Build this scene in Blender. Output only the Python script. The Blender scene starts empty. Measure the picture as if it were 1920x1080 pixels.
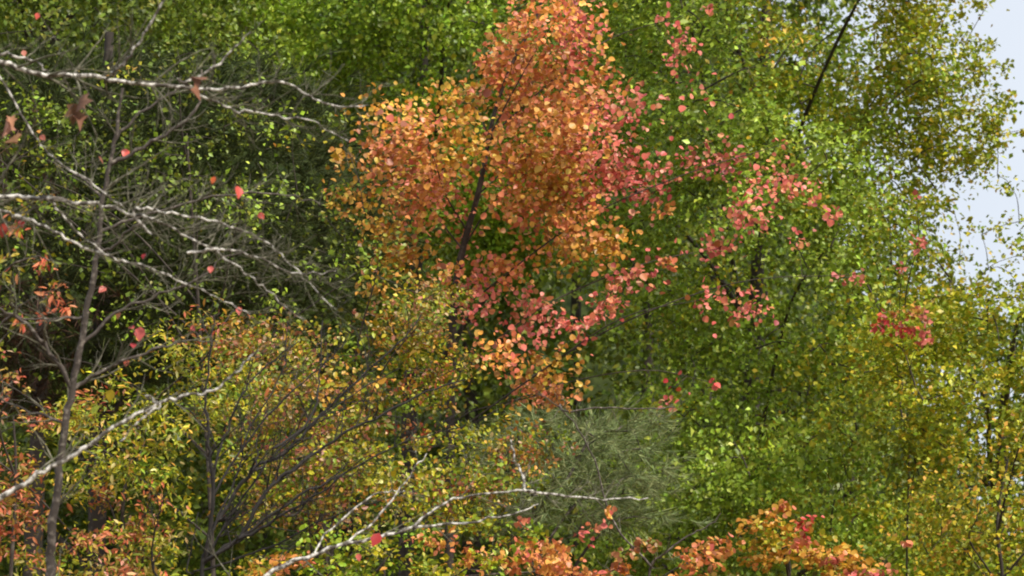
import bpy, math, random
import numpy as np
from mathutils import Matrix, Vector

rng = np.random.default_rng(7)
random.seed(7)
sc = bpy.context.scene
C = sc.collection

# ------------------------------------------------------------------ camera
PITCH = math.radians(10.0)
CAM = np.array([0.0, 0.0, 1.7])
LENS = 70.0
cd = bpy.data.cameras.new('camera'); cam = bpy.data.objects.new('camera', cd); C.objects.link(cam)
cam.location = CAM; cam.rotation_euler = (math.radians(90) + PITCH, 0, 0)
cd.lens = LENS; cd.sensor_width = 36; cd.clip_end = 3000
cd.dof.use_dof = True; cd.dof.focus_distance = 15.5; cd.dof.aperture_fstop = 3.2
sc.camera = cam
# ------------------------------------------------------------------ sky and sun (bright thin overcast)
SUN_EL, SUN_AZ = math.radians(50), math.radians(135)     # high, behind the camera to the right
w = bpy.data.worlds.new('World'); sc.world = w; w.use_nodes = True
nt = w.node_tree; nt.nodes.clear()
out = nt.nodes.new('ShaderNodeOutputWorld'); bg = nt.nodes.new('ShaderNodeBackground')
sky = nt.nodes.new('ShaderNodeTexSky'); sky.sky_type = 'NISHITA'; sky.sun_disc = False
sky.sun_elevation = SUN_EL; sky.sun_rotation = SUN_AZ
mix = nt.nodes.new('ShaderNodeMix'); mix.data_type = 'RGBA'; mix.clamp_factor = True
noi = nt.nodes.new('ShaderNodeTexNoise'); noi.inputs['Scale'].default_value = 2.2; noi.inputs['Detail'].default_value = 5
mr = nt.nodes.new('ShaderNodeMapRange'); mr.inputs['From Min'].default_value = .3; mr.inputs['From Max'].default_value = .7
mr.inputs['To Min'].default_value = .80; mr.inputs['To Max'].default_value = .98
nt.links.new(noi.outputs['Fac'], mr.inputs['Value']); nt.links.new(mr.outputs['Result'], mix.inputs['Factor'])
nt.links.new(sky.outputs['Color'], mix.inputs['A']); mix.inputs['B'].default_value = (7.9, 8.5, 9.4, 1)   # thin bright cloud
nt.links.new(mix.outputs['Result'], bg.inputs['Color']); bg.inputs['Strength'].default_value = 0.1
nt.links.new(bg.outputs['Background'], out.inputs['Surface'])
sd = bpy.data.lights.new('sun', 'SUN'); sd.energy = 4.7; sd.angle = math.radians(4); sd.color = (1, .93, .80)
sun = bpy.data.objects.new('sun', sd); C.objects.link(sun)
sdir = Vector((math.sin(SUN_AZ) * math.cos(SUN_EL), math.cos(SUN_AZ) * math.cos(SUN_EL), math.sin(SUN_EL)))
sun.rotation_euler = sdir.to_track_quat('Z', 'Y').to_euler(); sun.location = (0, 0, 30)
sc.view_settings.view_transform = 'Standard'; sc.view_settings.look = 'None'
sc.view_settings.exposure = 0.1; sc.view_settings.gamma = 1.0; sc.view_settings.use_curve_mapping = False
sc.render.engine = 'CYCLES'
sc.cycles.max_bounces = 6; sc.cycles.diffuse_bounces = 3; sc.cycles.transmission_bounces = 3; sc.cycles.glossy_bounces = 2
sc.cycles.filter_width = 2.0

# ------------------------------------------------------------------ helpers
K = 18.0 / LENS / 960.0
cp, sp = math.cos(PITCH), math.sin(PITCH)
def P(px, py, d):
    """the place d metres out along the view, seen at (px, py) of the 1920 x 1080 photograph"""
    px = np.asarray(px, float); py = np.asarray(py, float); d = np.asarray(d, float)
    x = (px - 960) * K * d; y = (540 - py) * K * d
    return np.stack(np.broadcast_arrays(CAM[0] + x, CAM[1] + d * cp - y * sp, CAM[2] + d * sp + y * cp), -1)
def to_px(p):
    q = p - CAM; d = q[:, 1] * cp + q[:, 2] * sp; y = -q[:, 1] * sp + q[:, 2] * cp
    return 960 + q[:, 0] / d / K, 540 - y / d / K, d
def unit(v): return v / (np.linalg.norm(v, axis=-1, keepdims=True) + 1e-9)

def bark(name, dark, pale, amount, scale):
    m = bpy.data.materials.new(name); m.use_nodes = True; n = m.node_tree; b = n.nodes['Principled BSDF']
    tc = n.nodes.new('ShaderNodeTexCoord'); no = n.nodes.new('ShaderNodeTexNoise'); no.inputs['Scale'].default_value = scale
    no.inputs['Detail'].default_value = 6; n.links.new(tc.outputs['Object'], no.inputs['Vector'])
    r = n.nodes.new('ShaderNodeValToRGB'); r.color_ramp.elements[0].position = .62 - amount * .4; r.color_ramp.elements[1].position = .78 - amount * .4
    r.color_ramp.elements[0].color = (*dark, 1); r.color_ramp.elements[1].color = (*pale, 1)
    n.links.new(no.outputs['Fac'], r.inputs['Fac']); n.links.new(r.outputs['Color'], b.inputs['Base Color'])
    b.inputs['Roughness'].default_value = .85
    bu = n.nodes.new('ShaderNodeBump'); bu.inputs['Strength'].default_value = .5; bu.inputs['Distance'].default_value = .01
    n.links.new(no.outputs['Fac'], bu.inputs['Height']); n.links.new(bu.outputs['Normal'], b.inputs['Normal'])
    return m
def leafmat(name, trans, rough, spec):
    m = bpy.data.materials.new(name); m.use_nodes = True; n = m.node_tree; b = n.nodes['Principled BSDF']; o = n.nodes['Material Output']
    at = n.nodes.new('ShaderNodeAttribute'); at.attribute_name = 'leafcol'
    no = n.nodes.new('ShaderNodeTexNoise'); no.inputs['Scale'].default_value = 30
    tc = n.nodes.new('ShaderNodeTexCoord'); n.links.new(tc.outputs['Object'], no.inputs['Vector'])
    hs = n.nodes.new('ShaderNodeHueSaturation'); m2 = n.nodes.new('ShaderNodeMapRange')
    m2.inputs['To Min'].default_value = .65; m2.inputs['To Max'].default_value = 1.3
    n.links.new(no.outputs['Fac'], m2.inputs['Value']); n.links.new(m2.outputs['Result'], hs.inputs['Value'])
    n.links.new(at.outputs['Color'], hs.inputs['Color']); n.links.new(hs.outputs['Color'], b.inputs['Base Color'])
    b.inputs['Roughness'].default_value = rough; b.inputs['Specular IOR Level'].default_value = spec
    t = n.nodes.new('ShaderNodeBsdfTranslucent'); n.links.new(hs.outputs['Color'], t.inputs['Color'])
    mx = n.nodes.new('ShaderNodeMixShader'); mx.inputs['Fac'].default_value = trans
    n.links.new(b.outputs['BSDF'], mx.inputs[1]); n.links.new(t.outputs['BSDF'], mx.inputs[2]); n.links.new(mx.outputs['Shader'], o.inputs['Surface'])
    return m
M = dict(lichen=bark('lichen_bark', (.09, .075, .06), (.74, .70, .64), .44, 34),
         grey=bark('grey_bark', (.07, .055, .046), (.26, .22, .185), .22, 30),
         dark=bark('dark_bark', (.022, .018, .016), (.09, .075, .07), .1, 20),
         twig=bark('twig_bark', (.10, .092, .058), (.28, .26, .19), .25, 22),
         brown=bark('brown_bark', (.05, .038, .03), (.13, .105, .085), .2, 14),
         leaf=leafmat('leaf', .27, .42, .36), dry=leafmat('dry_leaf', .15, .7, .2), needle=leafmat('needle', .12, .6, .25))

def mesh_from(name, V, F, mat, col=None, smooth=False):
    """V (n,3), F (m,k) all faces the same size; col (n,3) point colours"""
    V = np.ascontiguousarray(V, np.float32); F = np.ascontiguousarray(F, np.int32); k = F.shape[1]
    me = bpy.data.meshes.new(name); me.vertices.add(len(V)); me.vertices.foreach_set('co', V.ravel())
    me.loops.add(F.size); me.loops.foreach_set('vertex_index', F.ravel())
    me.polygons.add(len(F)); me.polygons.foreach_set('loop_start', np.arange(0, F.size, k, dtype=np.int32))
    if smooth: me.polygons.foreach_set('use_smooth', np.ones(len(F), bool))
    if col is not None:
        a = me.attributes.new('leafcol', 'FLOAT_COLOR', 'POINT')
        a.data.foreach_set('color', np.concatenate([col, np.ones((len(col), 1))], 1).astype(np.float32).ravel())
    me.materials.append(mat); me.update(calc_edges=True)
    return me

def smooth_path(pts, rad, sub=4):
    pts = np.asarray(pts, float); rad = np.asarray(rad, float); n = len(pts)
    if n < 3: 
        t = np.linspace(0, 1, sub * (n - 1) + 1); i = np.linspace(0, 1, n)
        return np.stack([np.interp(t, i, pts[:, k]) for k in range(3)], 1), np.interp(t, i, rad)
    e = np.vstack([2 * pts[0] - pts[1], pts, 2 * pts[-1] - pts[-2]]); o = []; r = []
    for i in range(n - 1):
        p0, p1, p2, p3 = e[i:i + 4]
        for s in range(sub):
            t = s / sub
            o.append(.5 * ((2 * p1) + (-p0 + p2) * t + (2 * p0 - 5 * p1 + 4 * p2 - p3) * t * t + (-p0 + 3 * p1 - 3 * p2 + p3) * t ** 3))
            r.append(rad[i] * (1 - t) + rad[i + 1] * t)
    o.append(pts[-1]); r.append(rad[-1])
    return np.array(o), np.array(r)

class Wood:
    """tubes gathered into one mesh"""
    def __init__(s): s.V = []; s.F = []; s.n = 0; s.paths = []; s.tw = None
    def tube(s, pts, rad, sides=5):
        pts = np.asarray(pts, float); n = len(pts)
        t = unit(np.gradient(pts, axis=0)); a = np.array([.31, .83, .46]); u = unit(np.cross(t, a)); v = np.cross(t, u)
        ang = np.arange(sides) * 2 * math.pi / sides
        ring = pts[:, None] + np.asarray(rad)[:, None, None] * (np.cos(ang)[None, :, None] * u[:, None] + np.sin(ang)[None, :, None] * v[:, None])
        i = np.arange(n - 1)[:, None] * sides; j = np.arange(sides)[None]; j2 = (j + 1) % sides
        f = np.stack([i + j, i + j2, i + sides + j2, i + sides + j], -1).reshape(-1, 4) + s.n
        s.V.append(ring.reshape(-1, 3)); s.F.append(f); s.n += n * sides; s.paths.append(pts)
    def grow(s, pts, r0, r1, sub=4, twigs=0, tlen=.4, level=1, jit=.0, sides=6, up=.15, spread=(28, 62)):
        """a branch through pts with random side twigs of side twigs"""
        p, r = smooth_path(pts, np.linspace(r0, r1, len(pts)), sub)
        if jit: p[1:-1] += rng.normal(0, jit, p[1:-1].shape)
        r = r * rng.uniform(.9, 1.12, len(r))
        s.tube(p, r, sides); s.twig(p, r, twigs, tlen, level, up, spread)
        return p
    def twig(s, p, r, n, tlen, level, up, spread):
        L = len(p)
        for _ in range(n):
            k = int(rng.uniform(.12, 1) * (L - 1)); t = unit(p[min(k + 1, L - 1)] - p[max(k - 1, 0)])
            d = unit(np.cross(t, rng.normal(size=3))); a = math.radians(rng.uniform(*spread))
            d = unit(t * math.cos(a) + d * math.sin(a) + np.array([0, 0, up]))
            ln = tlen * rng.uniform(.45, 1.25) * (1.15 - .5 * k / L); m = 6
            q = [p[k]]
            for _i in range(m):
                d = unit(d + rng.normal(0, .13, 3) + np.array([0, 0, .04])); q.append(q[-1] + d * ln / m)
            q = np.array(q); rr = np.linspace(max(min(r[k] * .55, .007), .0016), .0011, m + 1)
            if s.tw is None: s.tw = Wood()
            s.tw.tube(q, rr, 3 if level < 2 else 4); s.paths.append(q)
            if level > 1: s.twig(q, rr, rng.integers(2, 5), tlen * .45, level - 1, up, spread)
    def obj(s, name, mat, parent):
        o = bpy.data.objects.new(name, mesh_from(name, np.vstack(s.V) - np.array(parent.location if parent else (0, 0, 0)), np.vstack(s.F), mat, smooth=True))
        C.objects.link(o); o.parent = parent
        if s.tw:
            t = bpy.data.objects.new('twigs', mesh_from('twigs', np.vstack(s.tw.V) - np.array(parent.location), np.vstack(s.tw.F), M['dark'] if mat == M['dark'] else M['twig'], smooth=True))
            C.objects.link(t); t.parent = o; t['kind'] = 'stuff'
        return o
    def nearest(s, q):
        a = np.vstack(s.paths); i = np.argmin(((a - q) ** 2).sum(1)); return a[i]

def thing(name, base, label, cat, group=None):
    o = bpy.data.objects.new(name, None); C.objects.link(o); o.location = base; o.empty_display_size = .2
    o['label'] = label; o['category'] = cat
    if group: o['group'] = group
    return o

# leaf shapes: outline fan round a point on the midrib
def fan(outl, mid):
    V = np.array([mid] + outl, float); n = len(outl)
    return V, np.array([[0, 1 + i, 1 + (i + 1) % n] for i in range(n)])
OVAL = fan([(0, 0, 0), (.27, .25, .05), (.31, .55, .07), (0, 1, -.08), (-.31, .55, .07), (-.27, .25, .05)], (0, .45, -.03))
LONG = fan([(0, 0, 0), (.15, .25, .04), (.17, .6, .04), (0, 1, -.1), (-.17, .6, .04), (-.15, .25, .04)], (0, .45, -.02))
ROUND = fan([(0, 0, 0), (.36, .12, .05), (.47, .45, .07), (.3, .78, .03), (0, 1, -.08), (-.3, .78, .03), (-.47, .45, .07), (-.36, .12, .05)], (0, .45, -.03))
MAPLE = fan([(0, 0, 0), (.42, .06, .05), (.3, .28, .03), (.56, .56, .06), (.24, .62, .02), (0, 1, -.08), (-.24, .62, .02), (-.56, .56, .06), (-.3, .28, .03), (-.42, .06, .05)], (0, .38, -.03))
SMALL = fan([(0, 0, 0), (.36, .42, .07), (0, 1, -.08), (-.36, .42, .07)], (0, .45, -.03))
QUAD = (np.array([(0, 0, 0), (.34, .45, .06), (0, 1, -.06), (-.34, .45, .06)], float), np.array([[0, 1, 2], [0, 2, 3]]))
NEEDLE = (np.array([(.022, 0, 0), (-.022, 0, 0), (0, 1, 0)], float), np.array([[0, 1, 2]]))

PAL = dict(
    green=[((0.244, 0.343, 0.0253), 4), ((0.325, 0.429, 0.0403), 3), ((0.163, 0.24, 0.0184), 3), ((0.455, 0.549, 0.0805), 1)],
    lively=[((0.265, 0.387, 0.0242), 4), ((0.39, 0.496, 0.044), 2), ((0.172, 0.264, 0.0176), 3)],
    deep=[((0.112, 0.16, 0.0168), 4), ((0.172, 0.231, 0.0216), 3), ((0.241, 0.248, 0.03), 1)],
    turning=[((0.322, 0.359, 0.0194), 4), ((0.451, 0.414, 0.0216), 3), ((0.209, 0.278, 0.0173), 3), ((0.58, 0.399, 0.0324), 1)],
    gold=[((0.475, 0.379, 0.0216), 4), ((0.343, 0.357, 0.0216), 3), ((0.66, 0.336, 0.054), 2), ((0.211, 0.265, 0.0216), 3)],
    orange=[((.70, .27, .075), 4), ((.66, .32, .06), 3), ((.70, .22, .11), 3)],
    amber=[((.64, .34, .04), 4), ((.64, .27, .055), 3), ((.58, .38, .06), 2)],
    coral=[((.70, .20, .135), 4), ((.68, .15, .125), 3), ((.70, .27, .12), 2)],
    red=[((.55, .045, .05), 3), ((.62, .09, .07), 3), ((.50, .10, .035), 2)],
    russet=[((.34, .19, .04), 4), ((.26, .21, .025), 4), ((.42, .17, .09), 3), ((.16, .18, .022), 4), ((.50, .33, .20), 1)],
    olive=[((0.352, 0.356, 0.022), 4), ((0.506, 0.437, 0.022), 3), ((0.209, 0.276, 0.02), 4), ((0.66, 0.333, 0.05), 1), ((0.572, 0.483, 0.18), 1)],
    salmon=[((.60, .18, .08), 4), ((.50, .10, .05), 2), ((.46, .27, .05), 3), ((.26, .23, .03), 3), ((.62, .34, .2), 1)],
    pine=[((.045, .062, .016), 4), ((.062, .083, .02), 3), ((.10, .11, .035), 1)],
    dead=[((.26, .13, .08), 2), ((.33, .19, .12), 1)],
    greypine=[((0.22, 0.273, 0.108), 3), ((0.304, 0.333, 0.144), 2), ((0.152, 0.193, 0.072), 2)],
    brownpine=[((0.119, 0.065, 0.042), 3), ((0.07, 0.0416, 0.0312), 3), ((0.182, 0.104, 0.066), 1)])
def pick(pal, n, var=.27):
    cs = np.array([c for c, _ in PAL[pal]]); ws = np.array([x for _, x in PAL[pal]], float)
    c = cs[rng.choice(len(cs), n, p=ws / ws.sum())]
    return np.clip(c * np.exp(rng.normal(0, var, (n, 1))) * (1 + rng.normal(0, .06, (n, 3))), .004, .8)

class Leaves:
    def __init__(s): s.pos = []; s.dir = []; s.nor = []; s.size = []; s.col = []
    def add(s, pos, dr, nor, size, col): s.pos.append(pos); s.dir.append(dr); s.nor.append(nor); s.size.append(size); s.col.append(col)
    def cluster(s, c, rad, n, pal, size, out=(0, 0, 0), flat=.55, droop=.35, upw=.45, outw=.5):
        """n leaves on sprays within the ellipsoid c, rad"""
        ns = max(1, n // 9); sc_ = unit(rng.normal(size=(ns, 3))) * rng.uniform(0, 1, (ns, 1)) ** .45 * rad
        k = rng.integers(0, ns, n); spread = np.mean(rad) * .34
        p = c + sc_[k] + rng.normal(0, 1, (n, 3)) * np.array([spread, spread, spread * flat])
        nor = unit(rng.normal(size=(n, 3)) * .62 + np.array([0, 0, upw]) + np.asarray(out) * outw)
        d = rng.normal(size=(n, 3)) + np.array([0, 0, -droop]) + np.asarray(out) * .3
        d = unit(d - nor * (d * nor).sum(1, keepdims=True))
        sz = size * np.exp(rng.normal(0, .22, n)); tone = np.exp(rng.normal(0, .1))
        s.add(p, d, nor, sz, pick(pal, n) * tone)
    def build(s, root, shape, mat, single=0, name='crown', leafname='leaf'):
        pos, dr, nor, size, col = [np.concatenate(a) for a in (s.pos, s.dir, s.nor, s.size, s.col)]
        base = np.array(root.location); side = np.cross(dr, nor); V, F = shape
        keep = np.ones(len(pos), bool)
        if single:
            x, y, d = to_px(pos + dr * size[:, None] * .5)
            inn = (x > 5) & (x < 1915) & (y > 5) & (y < 1075); face = np.abs((nor * unit(pos - CAM)).sum(1))
            score = np.where(inn, size / d * (.35 + face) - .0004 * (d - d.min()), -9)
            idx = np.argsort(-score)[:single]; idx = idx[score[idx] > -5]; keep[idx] = False
            kinds = idx[rng.choice(len(idx), min(14, len(idx)), replace=False)]; kc = col[kinds]; shared = []
            for c in kc: shared.append(mesh_from(leafname, V, F, mat, np.repeat(c[None], len(V), 0)))
            for i in idx:
                o = bpy.data.objects.new(leafname, shared[int(np.argmin(((kc - col[i]) ** 2).sum(1)))])
                R = np.eye(4); R[:3, 0] = side[i] * size[i]; R[:3, 1] = dr[i] * size[i]; R[:3, 2] = nor[i] * size[i]; R[:3, 3] = pos[i] - base
                C.objects.link(o); o.parent = root; o.matrix_local = Matrix(R.tolist())
        if keep.sum() == 0: return None
        pos, dr, nor, side, size, col = pos[keep] - base, dr[keep], nor[keep], side[keep], size[keep], col[keep]
        n = len(pos); z = V[None, :, 2:3] * rng.uniform(.2, 2.4, (n, 1, 1))
        vv = pos[:, None] + size[:, None, None] * (V[None, :, :1] * side[:, None] + V[None, :, 1:2] * dr[:, None] + z * nor[:, None])
        ff = (F[None] + (np.arange(n) * len(V))[:, None, None]).reshape(-1, 3)
        o = bpy.data.objects.new(name, mesh_from(name, vv.reshape(-1, 3), ff, mat, np.repeat(col, len(V), 0)))
        C.objects.link(o); o.parent = root; o['kind'] = 'stuff'
        return o

def in_poly(x, y, poly):
    r = np.zeros(len(x), bool); n = len(poly)
    for i in range(n):
        x1, y1 = poly[i]; x2, y2 = poly[i - 1]
        r ^= ((y1 > y) != (y2 > y)) & (x < (x2 - x1) * (y - y1) / (y2 - y1 + 1e-9) + x1)
    return r
def edge_dist(x, y, poly):
    d = np.full(len(x), 1e9); n = len(poly)
    for i in range(n):
        a = np.array(poly[i], float); b = np.array(poly[i - 1], float); ab = b - a
        t = np.clip(((x - a[0]) * ab[0] + (y - a[1]) * ab[1]) / (ab @ ab), 0, 1)
        d = np.minimum(d, np.hypot(x - a[0] - t * ab[0], y - a[1] - t * ab[1]))
    return d
def lumps(p, wave, seed):
    g = np.random.default_rng(seed); v = np.zeros(len(p))
    for k in range(5):
        d = unit(g.normal(size=3)) * 2 * math.pi / (wave * g.uniform(.6, 1.5)); v += np.sin(p @ d + g.uniform(0, 6.3))
    return v / 1.6
def crown_points(poly, n, depth, thick, full=260., clump=None, wave=2.2):
    """n places spread through a rounded crown whose outline, seen from the front, is poly; clump opens hollows between boughs"""
    pa = np.array(poly, float); lo, hi = pa.min(0), pa.max(0); cs = []; xs = []; ys = []; us = []; got = 0
    while got < n:
        x = rng.uniform(lo[0], hi[0], n * 3); y = rng.uniform(lo[1], hi[1], n * 3); k = in_poly(x, y, poly); x = x[k]; y = y[k]
        dome = np.sqrt(np.clip(edge_dist(x, y, poly) / full, .04, 1)); u = rng.uniform(-1, 1, len(x)); u = np.sign(u) * np.abs(u) ** .7 * dome
        c = P(x, y, depth + u * thick)
        if clump is not None: k = lumps(c, wave, int(depth * 10)) + rng.normal(0, .25, len(c)) > clump; c, x, y, u = c[k], x[k], y[k], u[k]
        cs.append(c); xs.append(x); ys.append(y); us.append(u); got += len(x)
    return np.vstack(cs)[:n], np.concatenate(xs)[:n], np.concatenate(ys)[:n], np.concatenate(us)[:n]

def trunk_to_ground(px_pts, depth):
    t = P([p[0] for p in px_pts], [p[1] for p in px_pts], depth); g = t[0].copy(); g[2] = -.05; mid = t[0].copy(); mid[2] = t[0][2] * .5
    return np.vstack([g, mid, t])
def scaffold(root, trunk_pts, r0, r1, centres, nlimb, mat, limbr=.05, twigr=.012, ends=None):
    """a trunk, its limbs and the twigs that reach each leaf clump"""
    W = Wood(); tp = W.grow(trunk_pts, r0, r1, 5, sides=8); W.obj('trunk', mat, root)
    cc = centres; c = cc[:ends] if ends else cc; sel = [int(np.argmax(((c - tp.mean(0)) ** 2).sum(1)))]
    while len(sel) < min(nlimb, len(c)):
        dd = np.min([((c - c[i]) ** 2).sum(1) for i in sel], 0); sel.append(int(np.argmax(dd)))
    limbs = []
    for i in sel:
        h = np.hypot(*(c[i] - tp.mean(0))[:2]); z = c[i][2] - h * .45 - .3
        k = int(np.argmin(np.abs(tp[:, 2] - z))); k = max(k, len(tp) // 4); a = tp[k]; b = c[i]
        m1 = a + (b - a) * .35 + np.array([0, 0, .10 * h]); m2 = a + (b - a) * .7 + np.array([0, 0, .09 * h])
        L = Wood(); rr = min(limbr, r0 * .6); L.grow([a, m1 + rng.normal(0, .05, 3), m2 + rng.normal(0, .05, 3), b], rr, twigr * .8, 5, sides=5); limbs.append(L)
    allp = np.vstack([L.paths[0] for L in limbs]); own = np.repeat(np.arange(len(limbs)), [len(L.paths[0]) for L in limbs])
    rest = [i for i in range(len(cc)) if i not in sel]; dm = np.array([((allp - cc[i]) ** 2).sum(1).min() for i in rest])
    for i in [rest[k] for k in np.argsort(dm)]:
        q = cc[i]; j = int(np.argmin(((allp - q) ** 2).sum(1) + 2 * np.clip(allp[:, 2] - q[2], 0, None) ** 2)); a = allp[j]; ln = np.linalg.norm(q - a)
        p = limbs[own[j]].grow([a, a + (q - a) * .5 + np.array([0, 0, .08 * ln]) + rng.normal(0, .04 * ln, 3), q], twigr * (.45 if i >= len(c) else 1), twigr * .3, 3, sides=4)
        allp = np.vstack([allp, p[2:]]); own = np.concatenate([own, np.full(len(p) - 2, own[j])])
    for L in limbs: L.obj('branch', mat, root)
    return tp

def leafy_tree(name, label, poly, depth, thick, n, per, crad, size, pal, trunk, r0, shape=OVAL, single=0, mat='leaf', bark_='brown', nlimb=9, cat='tree', group=None, extra=None, palfn=None, limbr=.06, flat=.55, full=260., outw=.5, upw=.45, twigr=.012, clump=None, wave=2.2):
    tr = trunk_to_ground(trunk, depth + thick * .9); root = thing(name, tuple(np.array([tr[0][0], tr[0][1], 0])), label, cat, group)
    c, x, y, u = crown_points(poly, n, depth, thick, full, clump, wave); mid = c.mean(0); Lf = Leaves()
    for i in range(n):
        o = unit(c[i] - mid) * .7 + np.array([0, -.5, 0]) * (-u[i])
        r = crad * rng.uniform(.6, 1.35)
        Lf.cluster(c[i], np.array([r, r, r * .6]), int(per * rng.uniform(.5, 1.5)), palfn(x[i], y[i]) if palfn else pal, size, o, flat, upw=upw, outw=outw)
    cs = [c]
    for e in (extra or []):                       # (px, py, ddepth, rx_px, ry_px, leaves, palette)
        q = P(e[0], e[1], depth + e[2]); s_ = K * (depth + e[2]); Lf.cluster(q, np.array([e[3] * s_, .5 * (e[3] + e[4]) * s_, e[4] * s_]), int(e[5] * (1 if depth > 20 else 1.7)), e[6], size, (0, -.6, 0), .8, upw=upw, outw=outw); cs.append(q[None])
    scaffold(root, tr, r0, r0 * .3, np.vstack(cs), nlimb, M[bark_], limbr, twigr, n)
    Lf.build(root, shape, M[mat], single)
    return root

# ------------------------------------------------------------------ ground
def ground():
    n = 60; g = np.linspace(-1, 1, n); g = np.sign(g) * np.abs(g) ** 2.2 * 1500; X, Y = np.meshgrid(g, g + 20)
    Z = .12 * np.sin(X * .31) * np.cos(Y * .23) * np.exp(-((X / 60) ** 2 + (Y / 60) ** 2))
    V = np.stack([X, Y, Z], -1).reshape(-1, 3); i = np.arange(n - 1); a = (i[:, None] * n + i[None]).ravel()
    m = bpy.data.materials.new('leaf_litter'); m.use_nodes = True; nn = m.node_tree; b = nn.nodes['Principled BSDF']; b.inputs['Roughness'].default_value = .9
    tc = nn.nodes.new('ShaderNodeTexCoord'); v = nn.nodes.new('ShaderNodeTexVoronoi'); v.inputs['Scale'].default_value = 14; nn.links.new(tc.outputs['Object'], v.inputs['Vector'])
    r = nn.nodes.new('ShaderNodeValToRGB'); r.color_ramp.elements[0].color = (.05, .06, .02, 1); r.color_ramp.elements[1].color = (.2, .11, .05, 1)
    sx = nn.nodes.new('ShaderNodeSeparateColor'); nn.links.new(v.outputs['Color'], sx.inputs['Color']); nn.links.new(sx.outputs['Red'], r.inputs['Fac']); nn.links.new(r.outputs['Color'], b.inputs['Base Color'])
    o = bpy.data.objects.new('ground', mesh_from('ground', V, np.stack([a, a + 1, a + n + 1, a + n], 1), m, smooth=True)); C.objects.link(o); o['kind'] = 'structure'
    o['label'] = 'forest floor of leaf litter under the trees'
ground()

def hillside():  # added slope, blocks sky light from the back and darkens gaps between crowns
    X, D = np.meshgrid(np.linspace(-120, 120, 60), np.linspace(44, 110, 30)); top = 30 / (1 + np.exp((X - 11) / 2.2)) + 3 
    Z = -1 + top * np.clip((D - 44) / 26, 0, 1) ** .8 + .5 * np.sin(X * .6) * np.cos(D * .4)
    i = np.arange(29)[:, None] * 60 + np.arange(59)[None]; a = i.ravel()
    m = bpy.data.materials.new('dark_backdrop'); m.use_nodes = True; nn = m.node_tree; b = nn.nodes['Principled BSDF']; b.inputs['Roughness'].default_value = 1; b.inputs['Specular IOR Level'].default_value = .1
    tc = nn.nodes.new('ShaderNodeTexCoord'); v = nn.nodes.new('ShaderNodeTexNoise'); v.inputs['Scale'].default_value = 3; v.inputs['Detail'].default_value = 8; nn.links.new(tc.outputs['Object'], v.inputs['Vector'])
    rp = nn.nodes.new('ShaderNodeValToRGB'); rp.color_ramp.elements[0].color = (.012, .018, .006, 1); rp.color_ramp.elements[1].color = (.05, .065, .018, 1); rp.color_ramp.elements[0].position = .35; rp.color_ramp.elements[1].position = .7  # near-black ramp, so the gaps read as shade by colour
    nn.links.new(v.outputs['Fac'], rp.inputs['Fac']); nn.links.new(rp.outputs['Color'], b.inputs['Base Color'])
    o = bpy.data.objects.new('hillside', mesh_from('hillside', np.stack([X, D, Z], -1).reshape(-1, 3), np.stack([a, a + 1, a + 61, a + 60], 1), m, smooth=True)); C.objects.link(o); o['kind'] = 'structure'
    o['label'] = 'added dark slope blocking the sky behind the trees'
hillside()

# ------------------------------------------------------------------ the far wood
def far_wood():
    poly = [(-700, -600), (1500, -600), (1560, 40), (1600, 300), (1700, 545), (1960, 580), (2600, 600), (2600, 1330), (-700, 1330)]
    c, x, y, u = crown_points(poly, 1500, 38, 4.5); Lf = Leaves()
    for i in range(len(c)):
        r = rng.uniform(.6, 1.1); Lf.cluster(c[i], np.array([r, r, r * .7]), int(rng.uniform(110, 200)), 'deep', .15, (0, -.5, 0))  # dark leaf palette puts the shade of the far crowns into their colour
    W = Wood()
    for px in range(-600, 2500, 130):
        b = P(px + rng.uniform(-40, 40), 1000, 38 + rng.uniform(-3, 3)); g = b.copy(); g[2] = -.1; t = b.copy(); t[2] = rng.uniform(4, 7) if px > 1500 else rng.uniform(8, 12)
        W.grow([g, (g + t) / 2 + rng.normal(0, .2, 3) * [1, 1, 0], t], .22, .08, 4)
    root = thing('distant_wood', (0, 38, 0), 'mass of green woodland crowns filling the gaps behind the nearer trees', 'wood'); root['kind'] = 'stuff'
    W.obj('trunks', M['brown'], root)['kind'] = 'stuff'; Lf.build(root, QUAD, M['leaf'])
far_wood()

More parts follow.
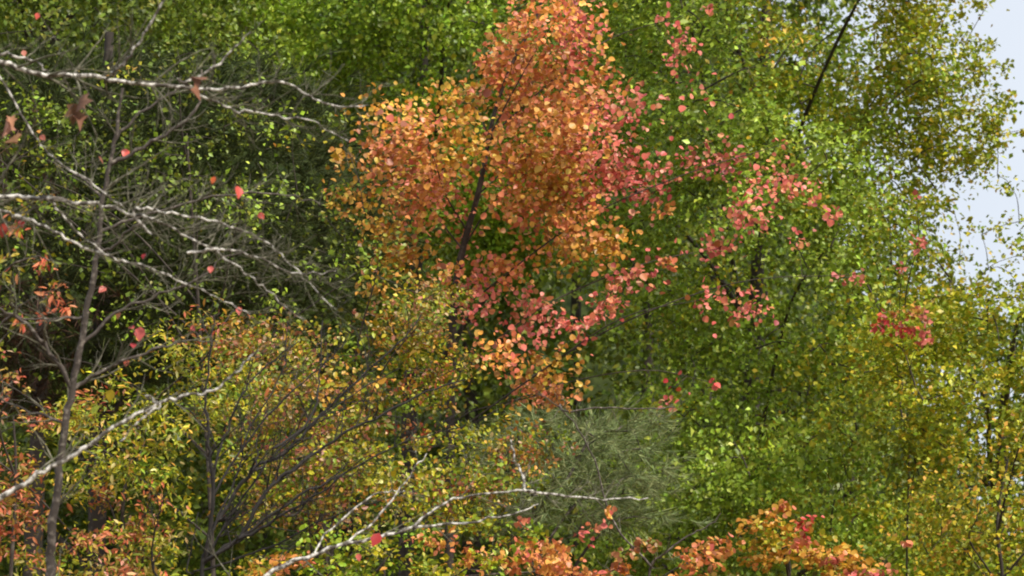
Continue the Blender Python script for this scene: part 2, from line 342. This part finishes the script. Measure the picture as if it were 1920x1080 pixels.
# ------------------------------------------------------------------ green trees
def pf_right(x, y):
    if 1390 < x < 1520 and y < 110 and rng.random() < .75: return 'gold'
    t = (x - 1420) / 380 + (.15 if y < 350 else 0)
    return 'turning' if rng.random() < np.clip(t, .08, .9) else 'green'
edge = []
for q in [(1690, 40, 50, 50, 150), (1760, 50, 45, 60, 60), (1800, -20, 50, 50, 70), (1740, 150, 60, 45, 85), (1800, 190, 55, 50, 100), (1850, 150, 40, 40, 45), (1860, 215, 32, 36, 60), (1760, 260, 60, 50, 130),
          (1835, 270, 45, 40, 80), (1868, 265, 26, 30, 35), (1850, 12, 22, 14, 16), (1890, 130, 14, 16, 12), (1795, 330, 50, 35, 55), (1870, 330, 30, 30, 26), (1790, 400, 40, 40, 30), (1800, 480, 45, 45, 48), (1840, 440, 50, 40, 36), (1890, 420, 35, 35, 50),
          (1895, 350, 26, 40, 40), (1870, 500, 45, 40, 46), (1905, 480, 30, 40, 40), (1830, 530, 50, 22, 55), (1915, 545, 30, 20, 40), (1910, 245, 14, 10, 8), (1720, 60, 40, 40, 40), (1960, 420, 40, 60, 80), (1990, 500, 60, 50, 90), (1700, 120, 50, 60, 120), (1740, 210, 50, 50, 120), (1810, 130, 40, 40, 60), (1780, 300, 50, 40, 90), (1750, 380, 40, 50, 60), (1740, 470, 40, 40, 60), (1890, 190, 20, 26, 30), (1840, 80, 26, 26, 24), (1870, 240, 26, 30, 40), (1850, 300, 40, 24, 50), (1780, 520, 40, 30, 60), (1810, 80, 30, 30, 30)]:
    edge.append((q[0], q[1], rng.uniform(-.8, .8), q[2] * 1.05, q[3] * 1.05, int(q[4] * (2.7 if q[1] < 320 else 1.15)), 'turning'))
leafy_tree('broadleaf_tree', 'tall green broadleaf tree yellowing at its edge against the open sky', [(1080, -380), (1740, -380), (1745, 60), (1775, 200), (1765, 310), (1740, 400), (1750, 500), (1800, 570), (1770, 700), (1760, 1300), (1150, 1300), (1130, 950), (1180, 700), (1130, 480), (1060, 300)],
           25, 3.2, 800, 150, .5, .066, 'green', [(1400, 1080), (1410, 700), (1430, 300), (1440, -200)], .2, SMALL, single=300, extra=edge, palfn=pf_right, clump=-.12, wave=2.4, nlimb=12, limbr=.04)
leafy_tree('broadleaf_tree', 'yellow-olive leafy tree below the pale gap of sky', [(1640, 600), (1770, 545), (1850, 560), (1990, 560), (2250, 650), (2300, 1350), (1690, 1350), (1720, 1000), (1690, 800)],
           21.5, 1.8, 220, 170, .42, .06, 'turning', [(1880, 1080), (1880, 800), (1900, 640)], .12, SMALL, single=200, clump=-.5, wave=1.7, nlimb=8, limbr=.04)
leafy_tree('young_tree', 'low yellow and salmon speckled young tree beside the dark green foliage', [(1700, 1000), (1760, 880), (1840, 820), (1930, 790), (2150, 850), (2200, 1350), (1690, 1350)],
           18.5, 1.2, 75, 110, .33, .053, 'gold', [(1880, 1085), (1870, 980), (1890, 860)], .03, SMALL, single=150, nlimb=7, limbr=.014, twigr=.006, bark_='brown')
leafy_tree('broadleaf_tree', 'bright green tree rising behind the top of the orange maple', [(260, -400), (1180, -400), (1220, 150), (1150, 460), (900, 520), (640, 330), (470, 170), (300, 100)],
           29, 2.6, 360, 190, .6, .08, 'lively', [(760, 1080), (770, 700), (790, 300), (800, -200)], .2, SMALL, single=200, clump=0, wave=2.6, nlimb=9)
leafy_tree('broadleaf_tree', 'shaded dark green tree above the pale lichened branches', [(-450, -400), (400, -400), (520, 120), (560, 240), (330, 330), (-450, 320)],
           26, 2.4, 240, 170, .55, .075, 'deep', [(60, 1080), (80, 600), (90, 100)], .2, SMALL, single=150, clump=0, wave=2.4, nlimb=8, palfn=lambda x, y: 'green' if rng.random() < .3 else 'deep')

# ------------------------------------------------------------------ pines
def pine(name, label, poly, depth, thick, n, tufts, crad, nl, pal, trunk, r0, bark_='brown', palfn=None, nlimb=9, full=260., cat='pine tree'):
    tr = trunk_to_ground(trunk, depth); root = thing(name, (tr[0][0], tr[0][1], 0), label, cat)
    c, x, y, u = crown_points(poly, n, depth, thick, full); Lf = Leaves(); mid = c.mean(0)
    for i in range(n):
        k = tufts; o = unit((c[i] - mid) * np.array([1, 1, .2])); tc_ = c[i] + rng.normal(0, 1, (k, 3)) * np.array([crad, crad, crad * .35]); m = 16
        ax = unit(o * .8 + rng.normal(0, .45, (k, 3)) + np.array([0, -.1, .25])); ax = np.repeat(ax, m, 0)
        d = unit(ax + rng.normal(0, .38, (k * m, 3)) + np.array([0, 0, -.15])); nor = unit(np.cross(d, rng.normal(size=(k * m, 3))))
        Lf.add(np.repeat(tc_, m, 0) + ax * rng.uniform(0, .08, (k * m, 1)), d, nor, nl * rng.uniform(.7, 1.2, k * m), pick(palfn(x[i], y[i]) if palfn else pal, k * m))
    scaffold(root, tr, r0, r0 * .3, c, nlimb, M[bark_], .04, .009)
    Lf.build(root, NEEDLE, M['needle'], name='needles')
pine('pine_tree', 'dark shadowy pine behind the tangle of bare twigs', [(-420, 150), (400, 110), (600, 210), (680, 330), (700, 560), (520, 680), (100, 760), (-420, 800)], 20, 1.6, 260, 36, .34, .2, 'pine',
     [(180, 1080), (190, 600), (200, 200), (205, 60)], .14, palfn=lambda x, y: 'brownpine' if (x < 110 and (230 < y < 380 or y > 560) and rng.random() < .8) else 'pine')  # dark brown needles in two patches along the left edge
leafy_tree('sapling', 'thinly leaved olive-green sapling behind the tangle of bare twigs', [(-300, 160), (100, 130), (420, 90), (660, 200), (720, 420), (700, 640), (420, 660), (-300, 700)],
           17.2, .8, 120, 44, .34, .045, 'deep', [(400, 1080), (380, 700), (360, 400), (350, 250)], .03, SMALL, 200, nlimb=10, limbr=.012, twigr=.005, cat='sapling',
           palfn=lambda x, y: 'olive' if rng.random() < .10 else 'green' if rng.random() < .25 else 'deep')
pine('young_pine', 'small grey-green pine with feathery needles among the orange shrubs', [(920, 850), (1050, 790), (1190, 800), (1240, 880), (1230, 980), (1100, 1010), (930, 990)], 16.5, .5, 44, 26, .16, .13, 'greypine',
     [(1010, 1085), (1000, 960), (985, 900), (968, 800)], .03, bark_='grey', nlimb=6, full=120.)

# ------------------------------------------------------------------ the orange maple
def maple():
    D = 18.; tr = trunk_to_ground([(842, 1080), (845, 760), (852, 560), (872, 450), (892, 380), (908, 310), (925, 220), (960, 120), (1010, 20), (1040, -120)], D)
    root = thing('maple_tree', (tr[0][0], tr[0][1], 0), 'orange and coral autumn maple standing out against the green trees', 'maple tree'); Lf = Leaves(); cs = []
    B = [(1050, 25, 60, 55, 120, 'orange'), (1085, 70, 26, 55, 90, 'coral'), (990, 60, 45, 45, 80, 'orange'), (945, 110, 36, 36, 55, 'orange'), (1030, 130, 80, 50, 230, 'orange'), (1010, -60, 60, 60, 120, 'orange'), (1060, -110, 50, 60, 100, 'coral'), (930, 150, 40, 40, 60, 'orange'),
         (985, 190, 75, 45, 200, 'orange'), (1060, 220, 60, 55, 210, 'orange'), (1080, 250, 40, 40, 90, 'coral'), (852, 190, 46, 40, 95, 'amber'), (720, 215, 46, 30, 60, 'amber'), (790, 245, 60, 36, 120, 'orange'), (860, 270, 40, 55, 120, 'amber'), (965, 285, 50, 45, 130, 'orange'),
         (1040, 310, 70, 42, 230, 'amber'), (735, 300, 55, 40, 120, 'orange'), (830, 335, 60, 34, 150, 'orange'), (640, 285, 20, 16, 20, 'amber'), (700, 370, 60, 44, 100, 'amber'), (790, 385, 60, 36, 125, 'orange'), (1020, 400, 70, 42, 150, 'orange'), (1100, 330, 50, 44, 120, 'coral'),
         (960, 375, 45, 40, 70, 'orange'), (640, 370, 30, 20, 18, 'amber'), (770, 480, 50, 20, 90, 'amber'), (1080, 470, 60, 26, 105, 'amber'), (940, 500, 46, 30, 75, 'orange'), (895, 540, 52, 34, 70, 'coral'), (1000, 600, 44, 44, 85, 'coral'), (950, 665, 52, 34, 60, 'orange'), (1045, 680, 44, 26, 45, 'amber'),
         (1030, 735, 46, 20, 95, 'orange'), (1080, 612, 26, 22, 28, 'coral'), (1130, 570, 40, 16, 34, 'coral'), (1180, 522, 44, 16, 36, 'coral'), (1150, 458, 36, 22, 50, 'amber'), (1085, 420, 40, 30, 70, 'orange'), (850, 520, 40, 26, 30, 'orange'), (690, 545, 30, 16, 20, 'amber'), (720, 440, 40, 22, 35, 'amber'), (870, 420, 26, 20, 16, 'orange'),
         (1130, 165, 46, 34, 42, 'orange'), (1185, 200, 44, 34, 34, 'coral'), (1150, 310, 44, 36, 75, 'coral'), (1205, 340, 52, 30, 80, 'coral'), (1262, 95, 34, 26, 22, 'coral'), (1290, 85, 16, 16, 8, 'coral'), (1280, 30, 26, 26, 5, 'coral'), (1345, 10, 12, 8, 5, 'coral'), (1350, 300, 50, 22, 52, 'coral'), (1440, 345, 50, 28, 58, 'coral'),
         (1400, 398, 32, 24, 36, 'coral'), (1245, 390, 14, 10, 10, 'orange'), (1350, 465, 34, 14, 22, 'coral'), (1248, 496, 12, 12, 10, 'orange'), (1490, 455, 36, 9, 9, 'coral'), (1525, 385, 14, 12, 4, 'coral'), (1565, 410, 20, 18, 8, 'coral'), (1592, 515, 26, 9, 9, 'coral'), (1385, 578, 50, 20, 32, 'coral'), (1325, 560, 26, 18, 12, 'coral'),
         (1250, 490, 60, 16, 16, 'coral'), (1280, 720, 36, 16, 4, 'red'), (1340, 718, 14, 6, 3, 'red'), (1250, 748, 20, 8, 4, 'coral'), (1220, 250, 110, 70, 34, 'coral'), (1150, 240, 50, 60, 26, 'coral'), (1300, 230, 70, 60, 10, 'coral'), (1500, 330, 30, 12, 5, 'coral'), (1470, 270, 20, 10, 3, 'coral'), (1040, 350, 60, 30, 70, 'amber')]
    for (x, y, rx, ry, n, p) in B:
        off = 0 if abs(x - 960) > 260 else rng.uniform(-.75, .75); d = D + off + (rng.uniform(-1, .4) if x > 1150 else 0); q = P(x, y, d); s = K * d
        Lf.cluster(q, np.array([rx * s, .5 * (rx + ry) * s + .1, ry * s]) * np.array([1.25, 1.1, 1.25]), int(n * 2.3), p, .047, (0, -.75, 0), .9, droop=.7, upw=.35, outw=.75); cs.append(q)
    scaffold(root, tr, .05, .008, np.array(cs), 16, M['brown'], .009, .0035)
    Lf.build(root, ROUND, M['leaf'], 300)
maple()
def red_sapling():
    D = 22.6; tr = trunk_to_ground([(1700, 1080), (1705, 800), (1698, 640)], D); root = thing('sapling', (tr[0][0], tr[0][1], 0), 'small red and gold sapling glowing amid the green leaves', 'sapling'); Lf = Leaves(); cs = []
    for (x, y, rx, ry, n, p) in [(1660, 610, 22, 14, 20, 'red'), (1700, 618, 28, 14, 34, 'red'), (1735, 630, 14, 18, 16, 'coral'), (1715, 588, 22, 14, 24, 'amber'), (1680, 575, 26, 14, 14, 'gold'), (1735, 598, 10, 14, 12, 'orange'), (1725, 465, 20, 14, 11, 'coral'), (1700, 490, 20, 20, 5, 'coral'), (1718, 375, 6, 6, 3, 'coral')]:
        q = P(x, y, 20.2); s = K * 20.2; Lf.cluster(q, np.array([rx, rx, ry]) * s, int(n * 1.7), p, .062, (0, -.7, 0), .8, outw=.7); cs.append(q)
    scaffold(root, tr, .016, .008, np.array(cs), 3, M['brown'], .008, .004); Lf.build(root, SMALL, M['leaf'], 140)
red_sapling()

# ------------------------------------------------------------------ understorey
leafy_tree('shrub', 'yellow-olive and orange shrub under the arching pale branch', [(-260, 800), (60, 790), (150, 740), (270, 640), (430, 600), (520, 640), (500, 780), (430, 1000), (420, 1380), (-260, 1380)],
           14, .9, 200, 84, .21, .047, 'olive', [(240, 1085), (230, 950), (260, 800)], .03, LONG, 300, clump=-.05, wave=.9, cat='shrub', nlimb=9, limbr=.012, bark_='brown', twigr=.005, full=150., extra=[(150, 800, -.9, 36, 30, 40, 'gold'), (240, 860, -.8, 46, 34, 46, 'gold'), (310, 800, -.8, 40, 34, 40, 'gold'), (170, 760, -.9, 20, 14, 10, 'gold'), (290, 890, -.8, 40, 26, 34, 'lively'), (330, 650, -.6, 50, 26, 40, 'gold')],
           palfn=lambda x, y: ('salmon' if rng.random() < (.6 if x < 110 else .2 if y > 900 else .05) else 'olive'))
leafy_tree('shrub', 'salmon-red leafy shrub beside the grey trunk at its foot', [(-200, 700), (20, 690), (90, 740), (120, 800), (100, 880), (60, 960), (140, 1010), (250, 960), (300, 1040), (290, 1350), (-200, 1350)],
           12.3, .5, 70, 42, .17, .048, 'salmon', [(20, 1085), (30, 900), (25, 780)], .02, LONG, 300, cat='shrub', nlimb=7, limbr=.01, bark_='brown', twigr=.004, full=120.)
leafy_tree('thicket_shrub', 'russet fine-leaved shrub spreading below the orange maple', [(430, 640), (500, 600), (540, 500), (620, 560), (700, 440), (760, 540), (840, 520), (870, 620), (900, 700), (960, 760), (1040, 800), (1000, 900), (820, 1000), (560, 1030), (430, 940)],
           15.3, 1.3, 300, 52, .25, .039, 'russet', [(620, 1085), (630, 900), (660, 700)], .03, OVAL, 300, clump=-.05, wave=1.0, cat='shrub', nlimb=12, limbr=.012, bark_='grey', twigr=.0045, full=150.,
           palfn=lambda x, y: ('olive' if rng.random() < (.6 if (y > 650 and 620 < x < 900) else .2) else 'green' if rng.random() < .22 else 'amber' if rng.random() < (.3 if y < 720 and x < 800 else .1) else 'salmon' if rng.random() < (.3 if x > 650 and y > 680 else .05) else 'russet'))
leafy_tree('shrub', 'low yellow-green shrub under the branch with the crimson leaf', [(420, 1000), (560, 1020), (640, 960), (780, 1000), (900, 950), (1000, 1000), (1000, 1350), (420, 1350)],
           14, .5, 85, 72, .2, .04, 'olive', [(720, 1090), (720, 1060), (730, 1010)], .02, OVAL, 200, cat='shrub', nlimb=7, limbr=.01, twigr=.004, full=120.,
           extra=[(520, 1062, -.5, 45, 22, 55, 'orange'), (480, 1080, -.5, 30, 16, 30, 'amber'), (570, 1055, -.5, 22, 18, 22, 'orange'), (820, 1015, -.4, 50, 18, 45, 'orange'), (880, 1035, -.4, 24, 18, 26, 'orange')], palfn=lambda x, y: 'lively' if rng.random() < .35 else 'olive')
leafy_tree('shrub', 'bright orange shrub below the feathery young pine', [(860, 1080), (930, 1045), (1010, 1020), (1080, 1030), (1180, 1000), (1290, 985), (1360, 1020), (1330, 1350), (870, 1350)],
           15, .5, 46, 80, .17, .042, 'orange', [(1060, 1120), (1060, 1090), (1050, 1060)], .02, ROUND, 200, cat='shrub', nlimb=7, limbr=.01, twigr=.004, full=120.,
           extra=[(1010, 1050, -.5, 70, 20, 90, 'orange'), (940, 1060, -.5, 36, 14, 34, 'orange'), (1160, 960, 0, 30, 12, 8, 'orange'), (1120, 1000, 0, 50, 14, 14, 'coral'), (990, 985, 0, 26, 10, 9, 'coral')],
           palfn=lambda x, y: 'orange' if (x < 1090 or rng.random() < .3) else 'russet')
leafy_tree('shrub', 'orange and gold pointed-topped shrub in front of the tall green tree', [(1375, 1040), (1400, 975), (1440, 930), (1490, 960), (1560, 985), (1610, 1050), (1600, 1350), (1350, 1350)],
           17.5, .5, 60, 90, .18, .047, 'amber', [(1480, 1110), (1480, 1060), (1470, 980)], .025, ROUND, 200, cat='shrub', nlimb=7, limbr=.012, twigr=.004, full=120.,
           extra=[(1460, 950, -.4, 24, 16, 26, 'orange'), (1515, 985, -.4, 28, 20, 26, 'red'), (1500, 1020, -.4, 20, 16, 16, 'coral'), (1640, 1072, -.4, 40, 10, 26, 'coral'), (1560, 1050, -.4, 26, 10, 14, 'coral'), (1700, 1015, -.3, 26, 8, 7, 'coral')], palfn=lambda x, y: 'gold' if rng.random() < .4 else 'amber')

# ------------------------------------------------------------------ bare trees
def loose_leaf(root, W, px, py, d, size_px, pal, shape=OVAL, name='leaf', mat='leaf', face=.9, curl=0, spin=.35):
    """a leaf on a short stalk from the nearest branch"""
    tip = P(px, py, d); a = W.nearest(tip); s = size_px * K * d; base = np.array(root.location)
    nor = unit(np.array([0, -face, .35]) + rng.normal(0, spin, 3)); dr = unit(np.array([rng.normal(0, .5), 0, -1.]) ); dr = unit(dr - nor * (dr @ nor)); side = np.cross(dr, nor)
    c = pick(pal, 1)[0]; p0 = tip - dr * s * .5
    V, F = shape; me = mesh_from(name, V * np.array([.8 if curl else 1.15, 1, curl or rng.uniform(.5, 2.5)]), F, M[mat], np.repeat(c[None], len(V), 0)); o = bpy.data.objects.new(name, me); C.objects.link(o); o.parent = root
    R = np.eye(4); R[:3, 0] = side * s; R[:3, 1] = dr * s; R[:3, 2] = nor * s; R[:3, 3] = p0 - base; o.matrix_local = Matrix(R.tolist())
    st = Wood(); st.tube(np.array([a, (a + p0) / 2 + np.array([0, 0, .01]), p0 + dr * s * .06]), [.0022, .0017, .0012], 4); st.obj('leaf_stalk', M['grey'], root)
def bare(name, label, depth, base_px, trunk, tr_r, branches, mat, cat='tree', tk=0):
    """trunk and branches given where they pass in the view; each branch (points, r0, r1, twigs, twig length, ddepth)"""
    tr = trunk_to_ground(trunk, depth); root = thing(name, (tr[0][0], tr[0][1], 0), label, cat); A = Wood()
    W = Wood(); W.grow(tr, tr_r, tr_r * .28, 5, tk, .5, 2, .004, 8); W.obj('trunk', M[mat], root); A.paths += W.paths
    for (pts, r0, r1, tw, tl, dd) in branches:
        n = len(pts); dz = np.linspace(0, dd, n)
        W = Wood(); p = P([q[0] for q in pts], [q[1] for q in pts], depth + dz)
        a = np.vstack(A.paths); j = int(np.argmin(((a - p[0]) ** 2).sum(1)))
        if ((a[j] - p[0]) ** 2).sum() < .6 ** 2: p = np.vstack([a[j], p[1:]]) if ((a[j] - p[0]) ** 2).sum() < .01 else np.vstack([a[j], p])
        W.grow(p, r0, r1, 5, tw, tl, 2, .005, 6); W.obj('branch', M[mat], root); A.paths += W.paths
    return root, A

rB, WB = bare('bare_tree', 'bare tree with long pale lichened branches reaching over the dark pine', 9.0, None, [(-330, 1080), (-320, 700), (-300, 300), (-290, -100), (-270, -300)], .09, [
    ([(-300, 60), (-150, 85), (0, 115), (70, 138), (175, 143), (230, 152), (320, 160), (370, 168), (470, 160), (530, 155), (580, 180), (625, 198), (690, 197)], .0135, .0035, 34, .32, .3),
    ([(350, 166), (400, 188), (445, 207), (520, 218), (580, 228), (655, 265)], .0065, .0025, 16, .25, .2),
    ([(-100, 85), (0, 100), (50, 110), (90, 132)], .008, .004, 2, .2, 0),
    ([(195, 146), (215, 135), (245, 105), (270, 65), (305, 5), (320, -50)], .009, .004, 5, .25, -.1),
    ([(345, 165), (395, 130), (435, 95), (470, 60)], .007, .003, 4, .2, .1),
    ([(-310, 330), (-150, 352), (0, 368), (70, 373), (180, 382), (240, 400), (290, 412), (330, 432), (400, 470), (460, 510), (500, 545), (570, 600)], .013, .003, 36, .34, .35),
    ([(250, 402), (275, 388), (310, 398), (390, 412), (450, 430), (500, 455), (540, 490), (570, 520), (630, 580)], .007, .0025, 20, .3, .1),
    ([(398, 468), (430, 468), (490, 485), (560, 512), (630, 508)], .007, .0025, 16, .28, .1),
    ([(-310, 280), (-120, 350), (0, 395), (50, 410), (110, 438), (190, 478), (260, 497), (350, 530), (420, 565), (470, 590)], .011, .003, 32, .32, .25),
    ([(-250, -60), (-100, 20), (0, 145), (60, 250), (100, 295), (180, 350), (235, 392)], .007, .003, 16, .3, 0),
    ([(90, 378), (110, 395), (150, 440), (195, 475)], .007, .004, 3, .2, .1),
    ([(-320, 1120), (-150, 1020), (30, 920), (80, 885), (140, 850), (215, 800), (280, 768), (330, 745), (390, 735), (440, 700), (480, 660)], .014, .004, 16, .28, .3),
    ([(300, 760), (280, 772), (255, 795), (225, 828)], .007, .003, 2, .15, -.1)], 'lichen')
rA, WA = bare('bare_sapling', 'slender grey bare sapling forking below the red leaves', 10.0, None, [(93, 1100), (97, 1000), (112, 870), (126, 780), (140, 700), (158, 610), (172, 530), (185, 460), (191, 390), (205, 310), (220, 240), (230, 165)], .027, [
    ([(140, 728), (95, 660), (40, 600), (-10, 575), (-80, 530)], .013, .005, 10, .35, -.2),
    ([(140, 728), (200, 690), (290, 655), (340, 640), (410, 640)], .011, .003, 14, .3, .2),
    ([(152, 640), (215, 590), (300, 550), (360, 530), (420, 485), (465, 468)], .009, .003, 16, .3, .2),
    ([(188, 470), (215, 462), (250, 425), (300, 408)], .009, .003, 5, .25, -.1),
    ([(205, 305), (270, 275), (320, 245), (365, 205), (378, 130)], .012, .005, 10, .25, .1),
    ([(214, 262), (260, 215), (310, 180), (345, 160)], .009, .004, 5, .25, .1),
    ([(158, 600), (80, 600), (0, 590)], .009, .004, 4, .3, -.1),
    ([(195, 370), (150, 330), (90, 300)], .008, .003, 5, .3, .2),
    ([(186, 440), (300, 395), (420, 365), (540, 365), (600, 385)], .008, .003, 16, .3, .4),
    ([(120, 800), (60, 770), (-20, 740)], .009, .003, 6, .3, .2)], 'grey', tk=8)
rC, WC = bare('bare_shrub', 'dark many-stemmed bare shrub fanning upward from the bottom edge', 12.0, None, [(378, 1100), (388, 1030), (401, 930), (393, 860), (390, 800), (385, 740), (396, 640), (402, 590)], .017, [
    ([(385, 1055), (397, 1000), (430, 945), (475, 880), (540, 845), (600, 780), (690, 695), (750, 640), (790, 590)], 0.01406, 0.0042, 20, .38, .5),
    ([(385, 1060), (450, 1005), (500, 920), (550, 880), (625, 825), (700, 785), (800, 735), (870, 712)], 0.01406, 0.0042, 20, .38, .4),
    ([(385, 1060), (445, 1015), (515, 975), (565, 945), (625, 905), (680, 860)], 0.01184, 0.0035, 14, .32, -.2),
    ([(402, 920), (410, 850), (430, 790), (460, 730), (490, 695), (560, 640)], 0.00962, 0.0035, 8, .3, .3),
    ([(475, 882), (480, 860), (484, 820), (502, 755)], 0.00814, 0.0028, 5, .25, .1),
    ([(540, 845), (580, 790), (600, 700), (605, 600)], 0.00888, 0.0035, 8, .3, .4),
    ([(383, 1090), (300, 1085), (285, 1040), (295, 980), (308, 930)], 0.00962, 0.0035, 5, .22, -.2),
    ([(382, 1085), (350, 1070), (365, 1000), (372, 960)], 0.00666, 0.0021, 4, .2, .2),
    ([(388, 815), (352, 768), (332, 758)], 0.00518, 0.0028, 3, .2, -.2),
    ([(515, 975), (555, 965), (585, 930), (640, 880), (720, 840)], 0.00666, 0.0021, 7, .28, .2),
    ([(401, 930), (440, 860), (520, 760), (600, 690), (650, 640)], 0.00814, 0.0028, 14, .4, .4), ([(450, 1005), (560, 930), (660, 880), (760, 830), (870, 800)], 0.00888, 0.0028, 14, .4, .1),
    ([(388, 1050), (430, 975), (500, 870), (560, 815), (660, 740), (750, 690)], 0.00888, 0.0028, 14, .4, .3), ([(384, 1080), (470, 1040), (560, 1000), (640, 960), (740, 930)], 0.00814, 0.0028, 12, .35, -.1), ([(392, 1010), (440, 900), (470, 800), (530, 700), (540, 600)], 0.0074, 0.0028, 12, .4, .5)], 'dark', 'shrub', tk=5)
rD, WD = bare('leaning_sapling', 'low bare sapling whose pale leaning branch bears one crimson leaf', 10.6, None, [(440, 1150), (500, 1080), (530, 1062), (590, 1040), (640, 1022), (710, 1010), (770, 990), (800, 966), (850, 936), (920, 925), (1000, 920)], .016, [
    ([(985, 921), (1050, 930), (1130, 936), (1215, 934)], .008, .003, 8, .2, .3),
    ([(775, 988), (880, 980), (960, 962), (1010, 945)], .008, .003, 8, .22, .2),
    ([(990, 921), (982, 895), (964, 860), (958, 825)], .009, .004, 4, .2, .1),
    ([(640, 1023), (700, 980), (760, 900), (800, 850)], .007, .003, 7, .25, .3),
    ([(590, 1040), (620, 990), (700, 930), (760, 920)], .006, .003, 6, .25, .3)], 'lichen', 'sapling', tk=6)
rE, WE = bare('bare_sapling', 'thin pale bare sapling between the young pine and the gold shrub', 15.5, None, [(1215, 1090), (1245, 1040), (1290, 1005), (1330, 985), (1352, 962)], .014, [
    ([(1218, 1086), (1150, 1078), (1000, 1074), (850, 1080)], .011, .005, 6, .25, -.3),
    ([(1225, 1070), (1150, 980), (1120, 880), (1075, 790), (1010, 740)], .010, .004, 12, .35, .3),
    ([(1060, 772), (1130, 764), (1200, 766), (1265, 763)], .009, .004, 8, .3, .1)], 'grey', 'sapling', tk=5)
for (x, y, s_, p) in [(447, 360, 22, 'red'), (400, 338, 13, 'red'), (490, 405, 14, 'red'), (80, 258, 13, 'coral'), (270, 480, 13, 'red'), (5, 432, 24, 'red'), (22, 430, 18, 'coral'), (40, 420, 16, 'red'), (395, 505, 14, 'coral')]:
    loose_leaf(rB, WB, x, y, 9.1, s_ * 1.2, p)
for (x, y, s_, p) in [(235, 287, 18, 'red'), (190, 300, 16, 'coral'), (192, 543, 16, 'coral'), (262, 626, 24, 'coral'), (247, 614, 14, 'red'), (222, 592, 14, 'coral'), (237, 680, 13, 'coral'), (250, 648, 14, 'red'), (448, 583, 14, 'coral'), (335, 692, 13, 'salmon'), (362, 615, 12, 'coral'), (180, 768, 24, 'gold'), (207, 742, 22, 'gold'), (45, 100, 12, 'coral'), (70, 30, 12, 'red')]:
    loose_leaf(rA, WA, x, y, 10.1, s_ * 1.2, p)
loose_leaf(rD, WD, 705, 1012, 10.5, 30, 'red', spin=.05); loose_leaf(rD, WD, 672, 1045, 10.6, 16, 'coral')
for (x, y, z_) in [(138, 215, 34), (155, 195, 30), (150, 225, 26), (372, 150, 30), (368, 172, 24), (14, 240, 28), (26, 262, 26), (22, 228, 20)]:
    loose_leaf(rB, WB, x, y, 8.95, z_ * 1.25, 'dead', MAPLE, 'dead_leaf', 'dry', curl=rng.uniform(4, 7), spin=.9)
# a red-leaved branch at the left edge, on a sapling of its own
rF, WF = bare('red_sapling', 'small sapling with drooping scarlet and yellow leaves left of the grey trunk', 11.0, None, [(-60, 1100), (-50, 900), (-40, 700), (-30, 520), (-10, 400)], .014, [
    ([(-38, 660), (10, 600), (60, 560), (110, 540)], .008, .003, 4, .15, -.1), ([(-32, 540), (20, 500), (70, 480), (110, 500)], .007, .003, 4, .15, -.1), ([(-20, 450), (10, 420), (45, 400)], .006, .003, 3, .12, -.1), ([(-40, 700), (0, 640), (50, 600)], .006, .003, 3, .12, 0)], 'grey', 'sapling')
Lf = Leaves()
for (x, y, rx, ry, n, p) in [(85, 500, 30, 16, 18, 'salmon'), (95, 545, 34, 24, 30, 'salmon'), (115, 575, 26, 14, 12, 'coral'), (40, 595, 22, 12, 14, 'salmon'), (25, 440, 22, 18, 12, 'salmon'), (20, 490, 26, 26, 18, 'gold'), (40, 395, 26, 12, 14, 'gold'), (75, 590, 16, 10, 6, 'coral'), (100, 490, 12, 6, 5, 'lively'), (10, 520, 20, 20, 8, 'gold')]:
    Lf.cluster(P(x, y, 10.9), np.array([rx, rx, ry]) * K * 11 * .9, int(n * 1.5), p, .052, (0, -.7, 0), .9, droop=1.2, outw=.6)
Lf.build(rF, LONG, M['leaf'], 300)
print('objects', len(bpy.data.objects), 'tris', sum(len(m.polygons) * (1 if len(m.loops) == 3 * len(m.polygons) else 2) for m in bpy.data.meshes))
